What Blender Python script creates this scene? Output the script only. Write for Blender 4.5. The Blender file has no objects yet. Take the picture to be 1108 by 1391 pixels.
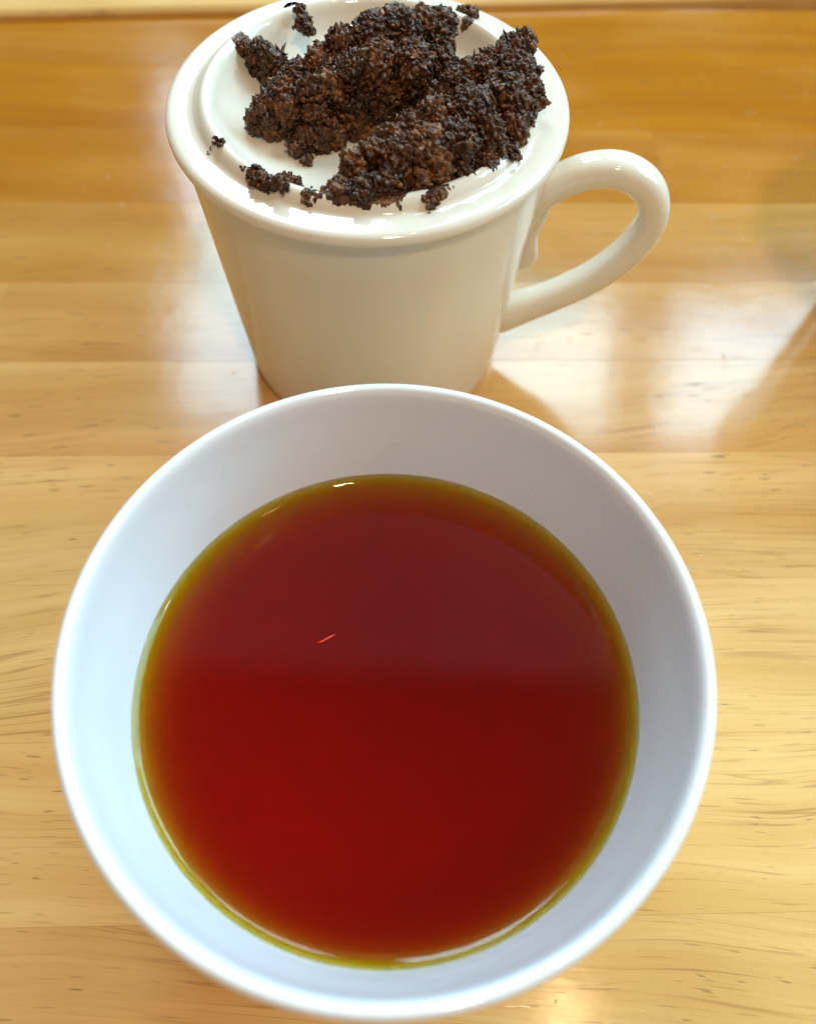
import bpy, bmesh, math, random
import numpy as np
from mathutils import Vector, Matrix

random.seed(7)
rng = np.random.default_rng(11)
scene = bpy.context.scene
col = scene.collection

# ------------------------------------------------------------------ camera
PW, PH = 1108.0, 1391.0
F_PX, PITCH, ROLL, CAM_H = 1144.8, 1.0451, 0.0376, 0.16874
fwd = Vector((0, math.cos(PITCH), -math.sin(PITCH)))
rt0 = Vector((1, 0, 0)); up0 = rt0.cross(fwd)
rt = math.cos(ROLL) * rt0 + math.sin(ROLL) * up0
up = -math.sin(ROLL) * rt0 + math.cos(ROLL) * up0
CAM = Vector((0, 0, CAM_H))
cam_d = bpy.data.cameras.new("camera")
cam_o = bpy.data.objects.new("camera", cam_d)
col.objects.link(cam_o)
cam_o.matrix_world = Matrix(((rt.x, up.x, -fwd.x, 0), (rt.y, up.y, -fwd.y, 0),
                             (rt.z, up.z, -fwd.z, CAM_H), (0, 0, 0, 1)))
cam_d.sensor_fit = 'HORIZONTAL'; cam_d.sensor_width = 36.0
cam_d.lens = F_PX / PW * 36.0
cam_d.clip_start = 0.005; cam_d.clip_end = 50
cam_d.dof.use_dof = True
cam_d.dof.focus_distance = 0.157
cam_d.dof.aperture_fstop = cam_d.lens * 0.001 / 0.0026
scene.camera = cam_o

def at_z(px, py, z):
    """point of the horizontal plane z (metres) seen at a photo pixel"""
    d = fwd * F_PX + rt * (px - PW / 2) - up * (py - PH / 2)
    t = (z - CAM_H) / d.z
    return CAM + d * t

# ------------------------------------------------------------------ world, lamps, exposure
world = bpy.data.worlds.new("World"); scene.world = world; world.use_nodes = True
bg = world.node_tree.nodes["Background"]
bg.inputs[0].default_value = (1.0, 0.80, 0.66, 1); bg.inputs[1].default_value = 0.22

def area(name, x0, x1, z0, z1, y, radiance, color):
    """upright lamp in the plane y, facing the table"""
    l = bpy.data.lights.new(name, 'AREA'); l.shape = 'RECTANGLE'
    l.size = x1 - x0; l.size_y = z1 - z0
    l.energy = radiance * l.size * l.size_y * math.pi
    l.color = color
    o = bpy.data.objects.new(name, l); col.objects.link(o)
    o.location = ((x0 + x1) / 2, y, (z0 + z1) / 2); o.rotation_euler = (-math.pi / 2, 0, 0)
    return o

SKY = (0.54, 0.83, 1.0)
WALL_Y = 0.9
def sloped(name, x0, x1, radiance):
    """sloping pane: lower edge at y 0.90 z 0.74, upper edge leaning towards the table"""
    o = area(name, x0, x1, 0.0, 0.205, WALL_Y, radiance, SKY)
    o.location = ((x0 + x1) / 2, 0.83, 0.812); o.rotation_euler = (-math.radians(45), 0, 0)
sloped("window_pane_light", -0.350, -0.06, 19.0)
sloped("window_pane_light", 0.045, 0.294, 19.0)
sloped("window_pane_light", 0.375, 0.90, 19.0)
area("window_pane_light", -0.305, -0.085, 0.43, 0.735, WALL_Y, 16.0, SKY)
# dull upper wall, lit by the sky, fading out towards the ceiling
for z0, z1, q in ((1.10, 2.34, 1.0), (2.34, 2.42, 0.75), (2.42, 2.50, 0.45), (2.50, 2.58, 0.2)):
    area("upper_wall_light", -0.95, 0.10, z0, z1, WALL_Y, 0.36 * q, (0.85, 0.86, 1.0))
    area("upper_wall_light", 0.10, 0.95, z0, z1, WALL_Y, 0.43 * q, (0.85, 0.86, 1.0))
# window in the right-hand wall
sw = area("side_window_light", -0.5, 0.5, 0.0, 1.0, 0, 8.5, (0.30, 0.72, 1.0))
sw.location = (1.35, 0.62, 0.95)
sw.rotation_euler = (Vector((0, 0.05, 0.05)) - sw.location).to_track_quat('-Z', 'Y').to_euler()

def disc_lamp(name, loc, target, size, size_y, power, color, spin=0):
    l = bpy.data.lights.new(name, 'AREA'); l.shape = 'ELLIPSE'
    l.size = size; l.size_y = size_y; l.energy = power; l.color = color
    o = bpy.data.objects.new(name, l); col.objects.link(o)
    o.location = loc
    q = (Vector(target) - Vector(loc)).to_track_quat('-Z', 'Y')
    o.rotation_euler = (q.to_matrix() @ Matrix.Rotation(spin, 3, 'Z')).to_euler()
    return o
WARM = (1.0, 0.78, 0.56)
disc_lamp("ceiling_lamp", (0.19, -0.44, 1.21), (0, 0.1, 0.05), 0.11, 0.11, 5.8, WARM)
disc_lamp("ceiling_lamp", (1.07, 0.08, 0.83), (0, 0.05, 0.03), 0.06, 0.06, 2.2, (1.0, 0.66, 0.36))
disc_lamp("ceiling_lamp", (0.30, 0.0, 1.5), (0, 0.05, 0.03), 0.07, 0.07, 0.8, (1.0, 0.70, 0.36))

scene.view_settings.view_transform = 'Standard'
scene.view_settings.look = 'None'
scene.view_settings.gamma = 1.0
scene.view_settings.exposure = 0.10
scene.render.engine = 'CYCLES'
cy = scene.cycles
cy.use_denoising = True
try: cy.denoiser = 'OPENIMAGEDENOISE'
except Exception: pass
cy.max_bounces = 14; cy.diffuse_bounces = 5; cy.glossy_bounces = 5; cy.transmission_bounces = 10
cy.transparent_max_bounces = 8; cy.volume_bounces = 0
cy.caustics_reflective = True; cy.caustics_refractive = True
cy.blur_glossy = 0.6; cy.sample_clamp_indirect = 6.0

# ------------------------------------------------------------------ node helper
class NT:
    def __init__(s, name):
        s.m = bpy.data.materials.new(name); s.m.use_nodes = True
        s.t = s.m.node_tree; s.t.nodes.clear()
        s.out = s.t.nodes.new('ShaderNodeOutputMaterial')
    def n(s, typ, ins=None, **props):
        nd = s.t.nodes.new(typ)
        for k, v in props.items(): setattr(nd, k, v)
        for k, v in (ins or {}).items():
            if hasattr(v, 'links'): s.t.links.new(v, nd.inputs[k])
            else: nd.inputs[k].default_value = v
        return nd
    def math(s, op, a, b=0.0, clamp=False):
        return s.n('ShaderNodeMath', {0: a, 1: b}, operation=op, use_clamp=clamp).outputs[0]
    def mix(s, fac, a, b, mode='MIX'):
        nd = s.n('ShaderNodeMix', {0: fac, 6: a, 7: b}, data_type='RGBA', blend_type=mode)
        return nd.outputs[2]
    def ramp(s, fac, stops):
        nd = s.n('ShaderNodeValToRGB', {0: fac}); cr = nd.color_ramp
        while len(cr.elements) < len(stops): cr.elements.new(0.5)
        for e, (p, c) in zip(cr.elements, stops):
            e.position = p; e.color = c if len(c) == 4 else (*c, 1)
        return nd.outputs[0]
    def noise(s, vec, scale, detail=3, rough=0.5, dist=0.0):
        return s.n('ShaderNodeTexNoise', {'Vector': vec, 'Scale': scale, 'Detail': detail,
                   'Roughness': rough, 'Distortion': dist}).outputs[0]
    def link(s, a, b): s.t.links.new(a, b)

# ------------------------------------------------------------------ materials
def wood_material():
    k = NT("varnished_rubberwood")
    co = k.n('ShaderNodeTexCoord').outputs['Object']
    oi = k.n('ShaderNodeObjectInfo')
    sep = k.n('ShaderNodeSeparateColor', {0: oi.outputs['Color']})
    tint, ang, seed = sep.outputs[0], sep.outputs[1], sep.outputs[2]
    off = k.n('ShaderNodeCombineXYZ', {0: k.math('MULTIPLY', seed, 7.3), 1: k.math('MULTIPLY', seed, 3.1), 2: seed})
    p0 = k.n('ShaderNodeVectorMath', {0: co, 1: off.outputs[0]}, operation='ADD').outputs[0]
    # slow waviness of the grain
    wv = k.noise(p0, 9.0, 2)
    wob = k.math('MULTIPLY', k.math('SUBTRACT', wv, 0.5), 0.022)
    sx = k.n('ShaderNodeSeparateXYZ', {0: p0})
    a = k.math('MULTIPLY', k.math('SUBTRACT', ang, 0.5), 0.30)
    yy = k.math('ADD', k.math('ADD', sx.outputs[1], wob), k.math('MULTIPLY', sx.outputs[0], a))
    g = k.n('ShaderNodeCombineXYZ', {0: sx.outputs[0], 1: yy, 2: sx.outputs[2]}).outputs[0]
    def stretched(lx, ly, detail, rough=0.5):
        mp = k.n('ShaderNodeMapping', {'Vector': g, 'Scale': (1 / lx, 1 / ly, 1)})
        return k.noise(mp.outputs[0], 1.0, detail, rough)
    broad = stretched(0.20, 0.012, 3)
    fine = stretched(0.045, 0.0011, 5, 0.65)
    lines = stretched(0.11, 0.0030, 2)
    pores = stretched(0.0065, 0.00062, 1)
    pores2 = stretched(0.012, 0.00040, 1)
    patch = stretched(0.05, 0.03, 2)
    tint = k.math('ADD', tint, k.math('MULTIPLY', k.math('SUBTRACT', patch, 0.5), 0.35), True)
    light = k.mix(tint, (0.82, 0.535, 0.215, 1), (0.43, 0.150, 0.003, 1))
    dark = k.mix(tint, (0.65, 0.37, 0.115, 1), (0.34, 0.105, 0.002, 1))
    c = k.mix(k.ramp(broad, [(0.33, (0, 0, 0)), (0.68, (1, 1, 1))]), light, dark)
    c = k.mix(k.math('MULTIPLY', k.ramp(fine, [(0.40, (0, 0, 0)), (0.72, (1, 1, 1))]), 0.52), c, dark)
    ln = k.ramp(lines, [(0.485, (0, 0, 0)), (0.505, (1, 1, 1)), (0.530, (0, 0, 0))])
    lmask = k.ramp(patch, [(0.45, (0, 0, 0)), (0.65, (1, 1, 1))])
    c = k.mix(k.math('MULTIPLY', k.math('MULTIPLY', ln, lmask), 0.55), c, (0.26, 0.105, 0.025, 1))
    pm = k.ramp(pores, [(0.69, (0, 0, 0)), (0.75, (1, 1, 1))])
    pdens = k.ramp(stretched(0.03, 0.010, 2), [(0.42, (0.15, 0.15, 0.15)), (0.60, (1, 1, 1))])
    pm = k.math('MULTIPLY', pm, pdens)
    pm2 = k.ramp(pores2, [(0.66, (0, 0, 0)), (0.74, (1, 1, 1))])
    c = k.mix(k.math('MULTIPLY', pm, 0.62), c, (0.13, 0.050, 0.014, 1))
    c = k.mix(k.math('MULTIPLY', pm2, 0.38), c, (0.25, 0.10, 0.025, 1))
    # varnish: small dents and a few scratches
    pit = k.noise(p0, 420.0, 2)
    pitm = k.ramp(pit, [(0.70, (0, 0, 0)), (0.78, (1, 1, 1))])
    h = k.math('SUBTRACT', k.math('MULTIPLY', fine, 0.25), k.math('MULTIPLY', pm, 0.5))
    h = k.math('SUBTRACT', h, k.math('MULTIPLY', pitm, 0.7))
    h = k.math('ADD', h, k.math('MULTIPLY', k.noise(p0, 110.0, 3), 1.3))
    bump = k.n('ShaderNodeBump', {'Strength': 0.42, 'Distance': 0.00010, 'Height': h})
    rg = k.ramp(k.noise(p0, 30.0, 4, 0.6), [(0.3, (0.10, 0.10, 0.10)), (0.7, (0.18, 0.18, 0.18))])
    b = k.n('ShaderNodeBsdfPrincipled', {'Base Color': c, 'Roughness': rg, 'IOR': 1.38, 'Normal': bump.outputs[0],
             'Coat Weight': 0.08, 'Coat Roughness': 0.10, 'Coat Normal': bump.outputs[0]})
    k.link(b.outputs[0], k.out.inputs[0])
    return k.m

def porcelain_material(name, base, rough=0.06, wet_below=None):
    k = NT(name)
    co = k.n('ShaderNodeTexCoord').outputs['Object']
    spots = k.ramp(k.noise(co, 900.0, 1), [(0.775, (0, 0, 0)), (0.80, (1, 1, 1))])
    tone = k.noise(co, 25.0, 3)
    c = k.mix(k.math('MULTIPLY', tone, 0.25), base, tuple(x * y for x, y in zip(base, (0.95, 0.92, 0.86, 1))))
    c = k.mix(k.math('MULTIPLY', spots, 0.22), c, (0.35, 0.26, 0.18, 1))
    h = k.math('ADD', k.noise(co, 70.0, 2), k.math('MULTIPLY', k.noise(co, 260.0, 2), 0.12))
    bump = k.n('ShaderNodeBump', {'Strength': 0.35, 'Distance': 0.0006, 'Height': h})
    ior = 1.52
    if wet_below is not None:      # under the liquid the glaze meets water instead of air
        z = k.n('ShaderNodeSeparateXYZ', {0: co}).outputs[2]
        ior = k.math('SUBTRACT', 1.52, k.math('MULTIPLY', k.math('LESS_THAN', z, wet_below), 0.38))
    b = k.n('ShaderNodeBsdfPrincipled', {'Base Color': c, 'Roughness': rough, 'IOR': ior, 'Normal': bump.outputs[0],
             'Subsurface Weight': 0.08, 'Subsurface Radius': (0.004, 0.003, 0.002), 'Subsurface Scale': 1.0})
    k.link(b.outputs[0], k.out.inputs[0])
    return k.m

def tea_material():
    k = NT("brewed_black_tea")
    b = k.n('ShaderNodeBsdfPrincipled', {'Base Color': (1, 0.88, 0.60, 1), 'Roughness': 0.0, 'IOR': 1.333, 'Transmission Weight': 1.0})
    k.link(b.outputs[0], k.out.inputs[0])
    va = k.n('ShaderNodeVolumeAbsorption', {'Color': (0.9872, 0.914, 0.0, 1), 'Density': 1350.0})
    k.link(va.outputs[0], k.out.inputs[1])
    return k.m

def leaf_material():
    k = NT("wet_tea_leaf")
    gi = k.n('ShaderNodeNewGeometry').outputs['Random Per Island']
    co = k.n('ShaderNodeTexCoord').outputs['Object']
    n1 = k.noise(co, 700.0, 3)
    c = k.ramp(gi, [(0.0, (0.032, 0.012, 0.004)), (0.45, (0.088, 0.030, 0.009)), (0.8, (0.155, 0.054, 0.016)), (1.0, (0.24, 0.098, 0.034))])
    c = k.mix(k.ramp(n1, [(0.4, (0, 0, 0)), (0.7, (1, 1, 1))]), c, (0.018, 0.008, 0.005, 1))
    bump = k.n('ShaderNodeBump', {'Strength': 0.6, 'Distance': 0.0002, 'Height': k.noise(co, 1800.0, 3)})
    b = k.n('ShaderNodeBsdfPrincipled', {'Base Color': c, 'Roughness': 0.28, 'IOR': 1.45, 'Specular Tint': (1.0, 0.76, 0.60, 1), 'Normal': bump.outputs[0],
             'Coat Weight': 0.0})
    k.link(b.outputs[0], k.out.inputs[0])
    return k.m

def water_material():
    k = NT("clear_water")
    g = k.n('ShaderNodeBsdfGlossy', {'Roughness': 0.03})
    t = k.n('ShaderNodeBsdfTransparent', {'Color': (1, 1, 1, 1)})
    mx = k.n('ShaderNodeMixShader', {0: 0.05, 1: t.outputs[0], 2: g.outputs[0]})
    k.link(mx.outputs[0], k.out.inputs[0])
    return k.m

WOOD = wood_material()
CUP = porcelain_material("ivory_porcelain", (0.76, 0.685, 0.55, 1))
BOWL = porcelain_material("white_porcelain", (0.80, 0.80, 0.80, 1), 0.07, 0.0332)
TEA = tea_material()
LEAF = leaf_material()
WATER = water_material()

# ------------------------------------------------------------------ mesh helpers
def tag(o, label=None, cat=None, group=None, kind=None):
    for key, val in (("label", label), ("category", cat), ("group", group), ("kind", kind)):
        if val: o[key] = val
    return o

def empty(name, loc):
    o = bpy.data.objects.new(name, None); o.empty_display_size = 0.01
    col.objects.link(o); o.location = loc
    return o

def link_mesh(name, me, mat, parent=None, smooth=True, loc=(0, 0, 0)):
    me.materials.clear(); me.materials.append(mat)
    if smooth: me.polygons.foreach_set('use_smooth', [True] * len(me.polygons))
    o = bpy.data.objects.new(name, me); col.objects.link(o)
    o.location = loc
    if parent is not None: o.parent = parent
    return o

def chaikin(pts, n=2):
    for _ in range(n):
        q = [pts[0]]
        for a, b in zip(pts, pts[1:]):
            q.append((0.75 * a[0] + 0.25 * b[0], 0.75 * a[1] + 0.25 * b[1]))
            q.append((0.25 * a[0] + 0.75 * b[0], 0.25 * a[1] + 0.75 * b[1]))
        q.append(pts[-1]); pts = q
    return pts

def lathe_mesh(name, prof, seg=144):
    """prof: (r, z) in mm, first and last on the axis"""
    V, Fc = [], []
    rows = []
    for r, z in prof:
        if r < 1e-6:
            rows.append([len(V)]); V.append((0, 0, z / 1000))
        else:
            rows.append(list(range(len(V), len(V) + seg)))
            for i in range(seg):
                a = 2 * math.pi * i / seg
                V.append((r / 1000 * math.cos(a), r / 1000 * math.sin(a), z / 1000))
    for A, B in zip(rows, rows[1:]):
        for i in range(seg):
            j = (i + 1) % seg
            if len(A) == 1 and len(B) == 1: continue
            if len(A) == 1: Fc.append((A[0], B[j], B[i]))
            elif len(B) == 1: Fc.append((A[i], A[j], B[0]))
            else: Fc.append((A[i], A[j], B[j], B[i]))
    me = bpy.data.meshes.new(name); me.from_pydata(V, [], Fc)
    bm = bmesh.new(); bm.from_mesh(me); bmesh.ops.recalc_face_normals(bm, faces=bm.faces); bm.to_mesh(me); bm.free()
    me.update()
    return me

def catmull(P, n=8):
    P = [Vector(p) for p in P]
    out = []
    for i in range(len(P) - 1):
        p0 = P[max(i - 1, 0)]; p1 = P[i]; p2 = P[i + 1]; p3 = P[min(i + 2, len(P) - 1)]
        for j in range(n):
            t = j / n
            out.append(0.5 * ((2 * p1) + (p2 - p0) * t + (2 * p0 - 5 * p1 + 4 * p2 - p3) * t * t + (3 * p1 - p0 - 3 * p2 + p3) * t ** 3))
    out.append(P[-1])
    return out

# ------------------------------------------------------------------ table of jointed strips
YAW = math.radians(3.0)
table = empty("wooden_table", (0, 0, 0)); table.rotation_euler = (0, 0, YAW)
tag(table, "honey coloured varnished wooden table top made of jointed strips", "table")

def plank_mesh(L, Wd, T=0.024, c=0.00005):
    bm = bmesh.new()
    x, y = L / 2, Wd / 2
    ring = lambda i, z: [bm.verts.new(p) for p in ((-x + i, -y + i, z), (x - i, -y + i, z), (x - i, y - i, z), (-x + i, y - i, z))]
    a, b, d = ring(0, -T), ring(0, -c), ring(c, 0)
    bm.faces.new(a[::-1]); bm.faces.new(d)
    for lo, hi in ((a, b), (b, d)):
        for i in range(4):
            j = (i + 1) % 4; bm.faces.new((lo[i], lo[j], hi[j], hi[i]))
    me = bpy.data.meshes.new("plank"); bm.to_mesh(me); bm.free()
    return me

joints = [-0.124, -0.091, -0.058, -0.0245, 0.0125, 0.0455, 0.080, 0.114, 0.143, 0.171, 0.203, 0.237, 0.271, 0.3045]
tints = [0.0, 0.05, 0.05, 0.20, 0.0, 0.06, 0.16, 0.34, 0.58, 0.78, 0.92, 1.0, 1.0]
breaks = {8: [-0.102], 10: [0.085], 3: [-0.21], 5: [0.19], 6: [-0.2], 11: [-0.03], 12: [0.16]}
GAP = 0.00001
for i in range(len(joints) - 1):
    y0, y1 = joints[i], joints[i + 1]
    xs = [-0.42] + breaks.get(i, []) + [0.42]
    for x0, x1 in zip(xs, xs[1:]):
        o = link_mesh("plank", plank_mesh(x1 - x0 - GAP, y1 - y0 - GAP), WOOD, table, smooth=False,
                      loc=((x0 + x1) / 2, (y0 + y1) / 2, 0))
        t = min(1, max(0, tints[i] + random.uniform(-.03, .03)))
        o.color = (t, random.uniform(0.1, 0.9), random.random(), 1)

# paler ledge along the far edge
a = at_z(0, 23, 0.0015); b = at_z(1108, -2, 0.0015)
ldir = (b - a).normalized(); lang = math.atan2(ldir.y, ldir.x)
led = plank_mesh(0.9, 0.11, 0.030, 0.0012)
ledge = link_mesh("wooden_ledge", led, WOOD, None, smooth=False)
mid = (a + b) / 2; nrm = Vector((-ldir.y, ldir.x, 0))
ledge.location = (mid.x + nrm.x * 0.0555, mid.y + nrm.y * 0.0555, 0.003); ledge.rotation_euler = (0, 0, lang)
ledge.color = (0.0, 0.5, 0.33, 1)
tag(ledge, "pale wooden ledge running along the far edge of the table", "ledge")

# ------------------------------------------------------------------ bowl of tea
BX, BY = -0.0024, 0.0450
bowl_prof_out = [(0, 2.0), (19.5, 2.0), (20.5, 0.0), (23.5, 0.0), (24.3, 2.2), (25.5, 3.6), (33.0, 8.5), (39.0, 17.0), (43.0, 30.0), (45.6, 43.0), (47.0, 50.5)]
bowl_lip = [(47.5, 52.4), (47.4, 53.7), (46.6, 54.4), (45.6, 54.1), (45.0, 52.6)]
bowl_prof_in = [(44.3, 48.0), (43.0, 41.5), (41.3, 32.6), (39.2, 24.5), (36.0, 15.5), (30.5, 8.6), (22.0, 5.6), (0, 5.0)]
bp = chaikin(bowl_prof_out + bowl_lip + bowl_prof_in, 3)
bowl = link_mesh("tea_bowl", lathe_mesh("tea_bowl", bp, 192), BOWL, None, loc=(BX, BY, 0))
tag(bowl, "round white porcelain tasting bowl filled with red brown tea", "bowl")

TEA_Z = 32.6
tp = [(0, TEA_Z), (30, TEA_Z), (37.0, TEA_Z + 0.02), (39.0, TEA_Z + 0.06), (40.0, TEA_Z + 0.24), (40.7, TEA_Z + 0.58),
      (41.25, TEA_Z + 1.05), (41.7, TEA_Z + 1.5), (42.3, TEA_Z + 1.4)]
tp = chaikin(tp, 2) + [(42.2, TEA_Z - 2), (40.2, 24.0), (37.0, 15.0), (31.3, 7.9), (22.2, 4.8), (0, 4.2)]
tea = link_mesh("black_tea", lathe_mesh("black_tea", tp, 192), TEA, None, loc=(BX, BY, 0))
tag(tea, "clear dark red tea liquor with an amber edge inside the white bowl", "tea")

# ------------------------------------------------------------------ mug with handle, inverted lid
MX, MY = -0.0106, 0.1502
mug_prof = [(0, 1.6), (26.0, 1.6), (27.0, 0.0), (29.0, 0.0), (30.6, 0.5), (31.3, 2.0), (31.8, 6.0), (33.9, 30.0), (36.3, 58.0),
            (36.9, 63.0), (36.8, 64.8), (35.4, 65.3), (33.9, 64.8), (33.4, 62.0), (31.0, 32.0), (29.0, 8.0), (26.5, 5.2), (0, 4.8)]

def handle_mesh():
    pts = [(31.0, 41.5), (33.6, 46.8), (37.7, 52.0), (43.5, 56.2), (50.0, 57.6), (55.5, 55.6), (59.1, 51.2), (59.8, 45.0),
           (57.2, 37.2), (51.3, 28.9), (43.0, 21.6), (36.0, 16.8), (31.0, 13.8)]
    path = catmull([(x, 0, z) for x, z in pts], 8)
    N = len(path); S = 28
    V, Fc = [], []
    for i, p in enumerate(path):
        tg = (path[min(i + 1, N - 1)] - path[max(i - 1, 0)]).normalized()
        nr = Vector((-tg.z, 0, tg.x)); u = i / (N - 1)
        end = math.exp(-(u / 0.09) ** 2) + math.exp(-((1 - u) / 0.10) ** 2)
        w = 4.0 + 0.9 * end; th = 2.9 + 0.4 * math.sin(math.pi * u) + 1.3 * end
        for j in range(S):
            a = 2 * math.pi * j / S
            ca, sa = math.cos(a), math.sin(a)
            e = 0.86
            y = w * math.copysign(abs(ca) ** e, ca); t = th * math.copysign(abs(sa) ** e, sa)
            q = p + nr * t + Vector((0, y, 0)); V.append(q / 1000)
    for i in range(N - 1):
        for j in range(S):
            k = (j + 1) % S
            Fc.append((i * S + j, i * S + k, (i + 1) * S + k, (i + 1) * S + j))
    Fc.append(tuple(range(S))); Fc.append(tuple(range((N - 1) * S, N * S))[::-1])
    me = bpy.data.meshes.new("handle"); me.from_pydata([tuple(v) for v in V], [], Fc)
    bm = bmesh.new(); bm.from_mesh(me); bmesh.ops.recalc_face_normals(bm, faces=bm.faces); bm.to_mesh(me); bm.free()
    return me

def spur_mesh():
    """the fin that runs down the wall below the upper root of the handle"""
    prof = [(51.0, 38.2), (48.0, 38.4), (45.5, 38.3), (43.0, 37.7), (40.0, 37.0), (37.0, 37.3), (34.2, 37.8), (32.0, 37.0), (30.8, 35.2), (30.2, 33.2)]
    V, Fc = [], []; S = 16
    pr = catmull([(r, 0, z) for z, r in prof], 4)
    for p in pr:
        wall = 33.0
        cx = (p.x + wall) / 2; hx = max((p.x - wall) / 2, 0.15)
        for j in range(S):
            a = 2 * math.pi * j / S
            ca, sa = math.cos(a), math.sin(a)
            V.append(((cx + hx * math.copysign(abs(ca) ** .7, ca)) / 1000, 2.3 * math.copysign(abs(sa) ** .7, sa) / 1000, p.z / 1000))
    n = len(pr)
    for i in range(n - 1):
        for j in range(S):
            k = (j + 1) % S
            Fc.append((i * S + j, i * S + k, (i + 1) * S + k, (i + 1) * S + j))
    Fc.append(tuple(range(S))); Fc.append(tuple(range((n - 1) * S, n * S))[::-1])
    me = bpy.data.meshes.new("handle_spur"); me.from_pydata(V, [], Fc)
    bm = bmesh.new(); bm.from_mesh(me); bmesh.ops.recalc_face_normals(bm, faces=bm.faces); bm.to_mesh(me); bm.free()
    return me

mug = empty("tasting_mug", (MX, MY, 0))
tag(mug, "white porcelain mug under the lid heaped with wet tea leaves", "mug", "porcelain tasting mugs")
body = link_mesh("body", lathe_mesh("mug_body", chaikin(mug_prof, 2), 160), CUP, mug)
handle = link_mesh("handle", handle_mesh(), CUP, mug); handle.rotation_euler = (0, 0, math.radians(-5))
spur = link_mesh("handle_spur", spur_mesh(), CUP, handle)

LZ = 68.4
lid_prof = [(0, -7.4), (20, -7.4), (27.5, -5.6), (30.8, -3.6), (31.6, -3.1), (35, -3.1), (37.2, -3.1), (38.5, -2.7), (38.95, -1.7), (38.75, -0.6),
            (37.9, -0.03), (37.0, 0.0), (35.5, 0.0), (34.2, 0.0), (33.2, 0.15), (32.5, 1.3), (31.6, 2.1), (30.6, 2.2), (29.6, 1.3), (28.6, -0.8), (26.8, -2.9), (22.5, -4.2), (14, -4.6), (0, -4.6)]
lid = link_mesh("inverted_lid", lathe_mesh("inverted_lid", chaikin(lid_prof, 2), 160), CUP, None, loc=(MX, MY, LZ / 1000))
tag(lid, "white porcelain lid turned upside down holding heaps of wet tea leaves", "lid", "upturned porcelain lids")

# a second covered mug stands just past the right edge: its shadow and mirror image lie on the table
M2 = Vector((0.142, 0.160, 0))
mug2 = empty("tasting_mug", M2); mug2.rotation_euler = (0, 0, math.radians(20))
tag(mug2, "white porcelain mug out past the handle, its shadow on the table", "mug", "porcelain tasting mugs")
for src in (body, handle):
    c = src.copy(); col.objects.link(c); c.parent = mug2
    for g in src.children:
        d = g.copy(); col.objects.link(d); d.parent = c
lid2 = lid.copy(); col.objects.link(lid2); lid2.location = (M2.x, M2.y, LZ / 1000)
lid2["label"] = "empty white porcelain lid on the mug past the handle"

# ------------------------------------------------------------------ wet tea leaves
def ico(sub):
    bm = bmesh.new(); bmesh.ops.create_icosphere(bm, subdivisions=sub, radius=1.0)
    bm.verts.ensure_lookup_table()
    V = np.array([v.co[:] for v in bm.verts]); Fc = np.array([[v.index for v in f.verts] for f in bm.faces])
    bm.free(); return V, Fc
ICO1, ICO2, ICO3, ICO5, ICO6 = ico(1), ico(2), ico(3), ico(5), ico(6)

def lumpy(V, amp, k=5, f=2.6):
    d = np.zeros(len(V))
    for _ in range(k):
        w = rng.normal(size=3) * f; d += np.sin(V @ w + rng.uniform(0, 6.28)) / k
    return V * (1 + amp * d * 2)[:, None]

def bend(V, c):
    x, z = V[:, 0].copy(), V[:, 2].copy(); W = V.copy()
    W[:, 2] = z + c * x * x; return W
VARIANTS = []
for i in range(40):
    base, F0 = ICO2
    V = lumpy(base, rng.uniform(0.30, 0.55), 7, 2.4)
    m = i % 4
    if m in (0, 1): V = bend(V * np.array([1.1, rng.uniform(.65, 1.0), rng.uniform(.22, .36)]), rng.uniform(-.5, .5))
    elif m == 2: V = V * np.array([0.9, 0.75, 0.55])
    else: V = bend(V * np.array([1.35, 0.5, 0.3]), rng.uniform(-.5, .5))
    VARIANTS.append((V, F0))

from mathutils import noise as mn
def crumbly(V, c, r):
    """core of a lump, broken up into crumbs by cellular noise"""
    P = V * r + c
    N = V / np.linalg.norm(V, axis=1)[:, None]
    d = np.empty(len(P))
    for i, p in enumerate(P.tolist()):
        q = Vector(p)
        w = q + 0.45 * mn.noise_vector(q * 0.9)
        d[i] = 0.55 - 0.80 * mn.noise(w * 0.98, noise_basis='VORONOI_F1') - 0.32 * mn.noise(w * 2.3, noise_basis='VORONOI_F1') + 0.9 * mn.noise(q * 0.30)
    return P + N * d[:, None]

def rand_rot():
    q = rng.normal(size=4); q /= np.linalg.norm(q); w, x, y, z = q
    return np.array([[1 - 2 * (y * y + z * z), 2 * (x * y - z * w), 2 * (x * z + y * w)],
                     [2 * (x * y + z * w), 1 - 2 * (x * x + z * z), 2 * (y * z - x * w)],
                     [2 * (x * z - y * w), 2 * (y * z + x * w), 1 - 2 * (x * x + y * y)]])

def flake_rot(d):
    """lie roughly flat on the surface whose normal is d"""
    z = d + rng.normal(size=3) * 0.26; z /= np.linalg.norm(z)
    x = np.cross(rng.normal(size=3), z); x /= np.linalg.norm(x)
    return np.stack([x, np.cross(z, x), z], 1)

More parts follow.
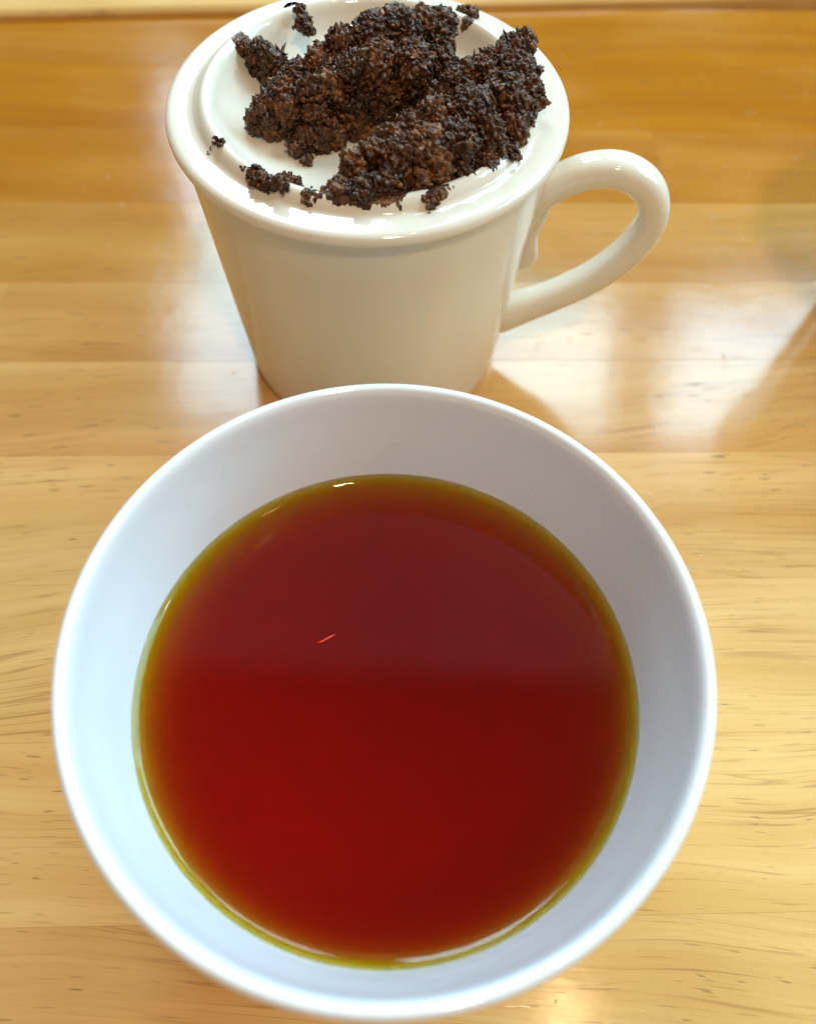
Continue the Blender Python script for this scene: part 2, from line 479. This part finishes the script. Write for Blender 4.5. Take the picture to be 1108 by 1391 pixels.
def clump_mesh(name, lumps, dens=1.0, size=(0.28, 0.85), floor=None, core=0.84):
    """lumps: (x, y, z, r) in mm relative to the lid centre; crumbs cover their joint surface"""
    C = np.array([l[:3] for l in lumps]); R = np.array([l[3] for l in lumps])
    VV, FF, n = [], [], 0
    def put(V, Fc):
        nonlocal n
        VV.append(V); FF.append(Fc + n); n += len(V)
    for c, r in zip(C, R):
        if r < 1.2: continue
        V, Fc = ICO6 if r > 3 else (ICO5 if r > 1.4 else ICO3)
        put(crumbly(lumpy(V, 0.10, 6, 3.0), c, r * core), Fc)
    for li, (c, r) in enumerate(zip(C, R)):
        m = max(7, int(4 * math.pi * r * r * 1.0 * dens))
        for _ in range(m):
            d = rng.normal(size=3); d /= np.linalg.norm(d)
            p = c + d * (r * 0.92 + abs(rng.normal()) * 0.24)
            if p[2] < -6: continue
            ins = np.linalg.norm(C - p, axis=1) < R * 0.90; ins[li] = False
            if ins.any(): continue
            if d[2] < -0.75: continue
            V, Fc = VARIANTS[rng.integers(len(VARIANTS))] if r > 1.7 else VARIANTS[2 + 4 * rng.integers(10)]
            s = (1.25 if r < 1.2 else 1.0) * size[0] * (size[1] / size[0]) ** (rng.random() ** 1.3) * (1.3 if rng.random() < 0.06 else 1.0)
            put((V * s) @ flake_rot(d).T + p, Fc)
    V = np.concatenate(VV) / 1000; Fc = np.concatenate(FF)
    if floor is not None:
        rr = np.hypot(V[:, 0], V[:, 1]) * 1000
        V[:, 2] = np.maximum(V[:, 2], (lid_height(rr) + 0.03) / 1000)
    me = bpy.data.meshes.new(name)
    me.vertices.add(len(V)); me.vertices.foreach_set('co', V.ravel())
    me.loops.add(Fc.size); me.loops.foreach_set('vertex_index', Fc.ravel().astype(np.int32))
    me.polygons.add(len(Fc)); me.polygons.foreach_set('loop_start', np.arange(0, Fc.size, 3, dtype=np.int32))
    me.update(calc_edges=True); me.validate()
    return me

_lp = chaikin(lid_prof, 2)
_top = sorted([(r, z) for r, z in _lp[next(i for i, q in enumerate(_lp) if q[0] > 38.7):]])
_tr = np.array([q[0] for q in _top]); _tz = np.array([q[1] for q in _top])
def lid_height(r): return np.interp(r, _tr, _tz, right=-60)

def lump(px, py, z, r):
    """a lump whose centre is seen at a photo pixel, at height z (mm above the table)"""
    p = at_z(px, py, z / 1000)
    return ((p.x - MX) * 1000, (p.y - MY) * 1000, z - LZ, r)

def fill_below(L):
    out = list(L)
    for x, y, z, r in L:
        zz = z
        while zz - r > lid_height(np.hypot(x, y)) + 0.5:
            zz -= r * 0.9; out.append((x, y, zz, r * 0.98))
    return out

A = [
     # left arms
     (333, 66, 68.6, 2.4), (352, 72, 69.0, 3.2), (372, 84, 69.5, 3.0), (347, 156, 68.0, 2.2), (362, 146, 68.8, 3.4), (385, 128, 70.0, 4.4), (372, 160, 68, 2.4),
     (395, 150, 69.2, 3.6), (405, 105, 71.5, 4.2), (425, 128, 71.5, 4.6), (440, 85, 73.0, 4.8), (452, 112, 72.6, 5.0), (428, 150, 69.5, 3.4),
     # tall centre
     (468, 62, 75.5, 4.8), (480, 100, 74, 5.2), (505, 50, 77, 5.2), (545, 48, 77.5, 5.6), (585, 48, 76, 4.4), (512, 85, 76, 5.4), (555, 85, 75.5, 5.4), (592, 78, 74, 4.2),
     (505, 34, 77.5, 3.4), (540, 28, 78, 3.6), (575, 28, 78, 3.6), (600, 26, 77, 2.8), (490, 130, 71, 4.0), (530, 118, 72, 4.2), (565, 112, 71.5, 3.8), (600, 62, 74, 3.2), (614, 82, 69.5, 1.4),
     # low arm
     (404, 196, 66.0, 2.0), (418, 186, 66.4, 2.3), (436, 186, 66.4, 2.2), (455, 178, 66.8, 2.2), (474, 162, 67.5, 2.4), (462, 152, 68, 2.2), (496, 146, 68.5, 2.4), (420, 172, 67, 1.8)]
B = [# pressed front face
     (462, 259, 69.4, 3.2), (466, 279, 67.8, 2.6), (495, 261, 69.8, 4.0), (500, 279, 68.0, 2.6), (530, 254, 70, 4.2), (560, 240, 70.2, 4.2), (592, 232, 70.2, 4.2), (625, 226, 70, 3.8), (655, 216, 69.8, 3.6),
     (678, 208, 69.4, 3.2), (540, 271, 68, 2.6), (485, 287, 67.2, 1.8), (520, 285, 67.4, 1.8), (638, 240, 67.6, 1.8), (690, 200, 69, 2.4),
     # body
     (480, 222, 71.0, 3.2), (510, 207, 71.8, 3.4), (532, 188, 72, 3.6), (545, 212, 73, 4.4), (580, 200, 73.8, 4.8), (620, 190, 73.8, 4.8), (658, 178, 73.2, 4.6), (690, 165, 71.8, 3.8),
     (560, 175, 73, 4.2), (595, 160, 74.4, 5.0), (640, 148, 75.2, 5.4), (682, 130, 74.6, 5.0), (708, 150, 72.0, 3.6), (716, 120, 73, 3.4), (725, 135, 71.5, 2.6), (700, 185, 70, 2.8),
     # spur towards the far rim
     (590, 132, 71.5, 3.6), (620, 116, 73.5, 4.2), (650, 102, 74.6, 4.4), (676, 84, 75.0, 4.0), (695, 62, 75.2, 3.2), (712, 52, 75.0, 2.4), (704, 92, 73.5, 3.6), (722, 96, 72.5, 2.4)]
def clump(name, lumps, label, cat, group=None, **kw):
    o = link_mesh(name, clump_mesh(name, lumps, floor=True, **kw), LEAF, None, smooth=False, loc=(MX, MY, LZ / 1000))
    tag(o, label, cat, group); return o
thin = lambda L: [(x, y, z - 0.3, r * 0.78) for x, y, z, r in (lump(*q) for q in L)]
clump("tea_leaf_heap", fill_below(thin(A)), "tall dark brown heap of wet tea leaves over the far half of the lid", "tea leaves", "heaps of spent tea leaves")
clump("tea_leaf_heap", fill_below(thin(B)), "slab of wet tea leaves with a flat pressed side leaning towards the mug handle", "tea leaves", "heaps of spent tea leaves")

def rest(px, py, r, lift=0.55):
    """a small lump lying on the lid at a photo pixel"""
    z = LZ
    for _ in range(12):
        p = at_z(px, py, z / 1000)
        z = LZ + float(lid_height(math.hypot(p.x - MX, p.y - MY) * 1000)) + r * lift
    return lump(px, py, z, r)
CRUMB = "loose crumbs of tea leaf on the lid"
def crumb(spots, label, **kw):
    kw.setdefault('size', (0.25, 0.75)); kw.setdefault('dens', 3.2); kw.setdefault('core', 0.35)
    clump("tea_leaf_crumb", [rest(*s) for s in spots], label, "tea leaf", CRUMB, **kw)
crumb([(400, 24, 1.5), (412, 32, 1.6), (408, 14, 1.1), (420, 40, 1.0)], "knot of wet tea leaf on the far inner wall of the lid")
crumb([(632, 17, 1.1), (642, 20, 1.0), (626, 15, .7)], "small crumb of tea leaf on the far rim of the lid, between the two heaps")
crumb([(634, 40, .9), (640, 48, .9)], "small crumb of tea leaf hanging under another one, between the two heaps")
crumb([(346, 238, 1.3), (356, 245, 1.5), (368, 252, 1.5), (380, 249, 1.3), (392, 246, 1.2), (402, 250, .9)], "long strip of wet tea leaf crumbs lying on the ridge of the lid")
crumb([(418, 272, .9), (424, 274, .9), (431, 272, .8)], "little flat crumb of tea leaf between the long strip and the pressed slab", size=(.2, .55))
crumb([(593, 266, 1.2), (586, 275, 1.1), (581, 279, .8)], "two-lobed crumb of tea leaf on the lid below the pressed slab", size=(.2, .55))
crumb([(611, 260, .45)], "tiny speck of tea leaf next to the two-lobed crumb", size=(.18, .4))
crumb([(698, 209, .8), (702, 213, .5)], "single reddish crumb of tea leaf at the end of the slab towards the handle", size=(.2, .55))
crumb([(417, 217, .95)], "single rounded crumb of tea leaf in the glare on the lid floor", size=(.2, .55))
crumb([(294, 192, .6), (299, 194, .6)], "tiny pair of tea leaf specks on the outer slope of the lid ridge", size=(.18, .4))

crumb([(329, 229, .3)], "pin-sized speck of tea leaf on the ridge before the long strip", size=(.15, .3))
crumb([(427, 258, .3)], "pin-sized speck of tea leaf on the lid above the flat crumb", size=(.15, .3))
crumb([(284, 207, .25)], "pin-sized speck of tea leaf in the groove round the lid ridge", size=(.15, .3))
crumb([(541, 284, .3)], "pin-sized speck of tea leaf under the front of the slab", size=(.15, .3))

# ------------------------------------------------------------------ droplets on the inner wall of the bowl
_in = sorted([(z, r) for r, z in chaikin([(45.0, 52.6)] + bowl_prof_in, 3)])
_iz = [q[0] for q in _in]; _ir = [q[1] for q in _in]
def wall_point(px, py):
    d = (fwd * F_PX + rt * (px - PW / 2) - up * (py - PH / 2)).normalized()
    t = 0.05
    while t < 0.4:
        p = CAM + d * t
        if p.z < 0.054:
            x, y = (p.x - BX) * 1000, (p.y - BY) * 1000
            if math.hypot(x, y) > np.interp(p.z * 1000, _iz, _ir): break
        t += 0.0001
    rad = Vector((p.x - BX, p.y - BY, 0)).normalized()
    return p, (-rad + Vector((0, 0, 0.24))).normalized()
dv, df = ICO3
for px, py, w, l, tilt, word in (
        (255, 688, .55, .9, .5, "fat tear-shaped water droplet"),
        (303, 640, .35, 1.9, -.5, "long thin running water streak"),
        (331, 608, .5, .9, .8, "oval water droplet beside the running streak"),
        (352, 590, .35, 1.3, -.9, "slanting water streak high on the wall"),
        (470, 602, .5, 1.0, 1.2, "flat water droplet on the wall across from the near rim"),
                           (300, 612, .45, .6, 0, "round water droplet above the running streak"),
        (540, 604, .35, 1.2, 1.4, "thin level water smear on the wall below the mug"),
        (906, 945, .35, 1.6, 0.2, "upper water streak on the wall on the handle's side"),
        (912, 985, .4, 1.4, -.2, "lower water streak on the wall on the handle's side"),
        (450, 568, .35, .6, 1.0, "tiny water bead close under the rim below the mug"),
        (265, 655, .3, .4, 0, "tiny round water bead between the tear-shaped drop and the streak")):
    p, n = wall_point(px, py)
    M = n.to_track_quat('Z', 'Y').to_matrix() @ Matrix.Rotation(tilt, 3, 'Z')
    wob = 1 + 0.16 * np.sin(dv[:, 1] * 3.1 + px)
    V = dv * np.array([w, l, 0.16]) / 1000; V[:, 0] *= wob
    me = bpy.data.meshes.new("water_droplet")
    me.from_pydata([tuple(M @ Vector(q)) for q in V], [], [tuple(map(int, f)) for f in df])
    o = link_mesh("water_droplet", me, WATER, None, loc=p)
    tag(o, word + " inside the bowl", "water droplet", "droplets on the inner wall of the bowl")

# ------------------------------------------------------------------ a fibre floating on the tea
path = catmull([at_z(px, py, TEA_Z / 1000 + 0.00004) for px, py in ((431, 873), (438, 871), (447, 866), (456, 862))], 5)
bm = bmesh.new(); rings = []
for i, p in enumerate(path):
    tg = (path[min(i + 1, len(path) - 1)] - path[max(i - 1, 0)]).normalized()
    sd = tg.cross(Vector((0, 0, 1))).normalized(); u = i / (len(path) - 1)
    rr = 0.00015 * (math.sin(math.pi * min(max(u, 0.04), 0.96)) ** 0.6)
    rings.append([bm.verts.new(p + sd * rr * math.cos(a) + Vector((0, 0, 1)) * rr * math.sin(a)) for a in (k * math.pi / 4 for k in range(8))])
for r0, r1 in zip(rings, rings[1:]):
    for k in range(8): bm.faces.new((r0[k], r0[(k + 1) % 8], r1[(k + 1) % 8], r1[k]))
bm.faces.new(rings[0]); bm.faces.new(rings[-1][::-1])
bmesh.ops.recalc_face_normals(bm, faces=bm.faces)
me = bpy.data.meshes.new("tea_fibre"); bm.to_mesh(me); bm.free()
k = NT("red_leaf_fibre")
b = k.n('ShaderNodeBsdfPrincipled', {'Base Color': (0.85, 0.045, 0.012, 1), 'Roughness': 0.25})
k.link(b.outputs[0], k.out.inputs[0])
tag(link_mesh("tea_fibre", me, k.m), "tiny bright red fibre floating on the dark tea", "fibre")
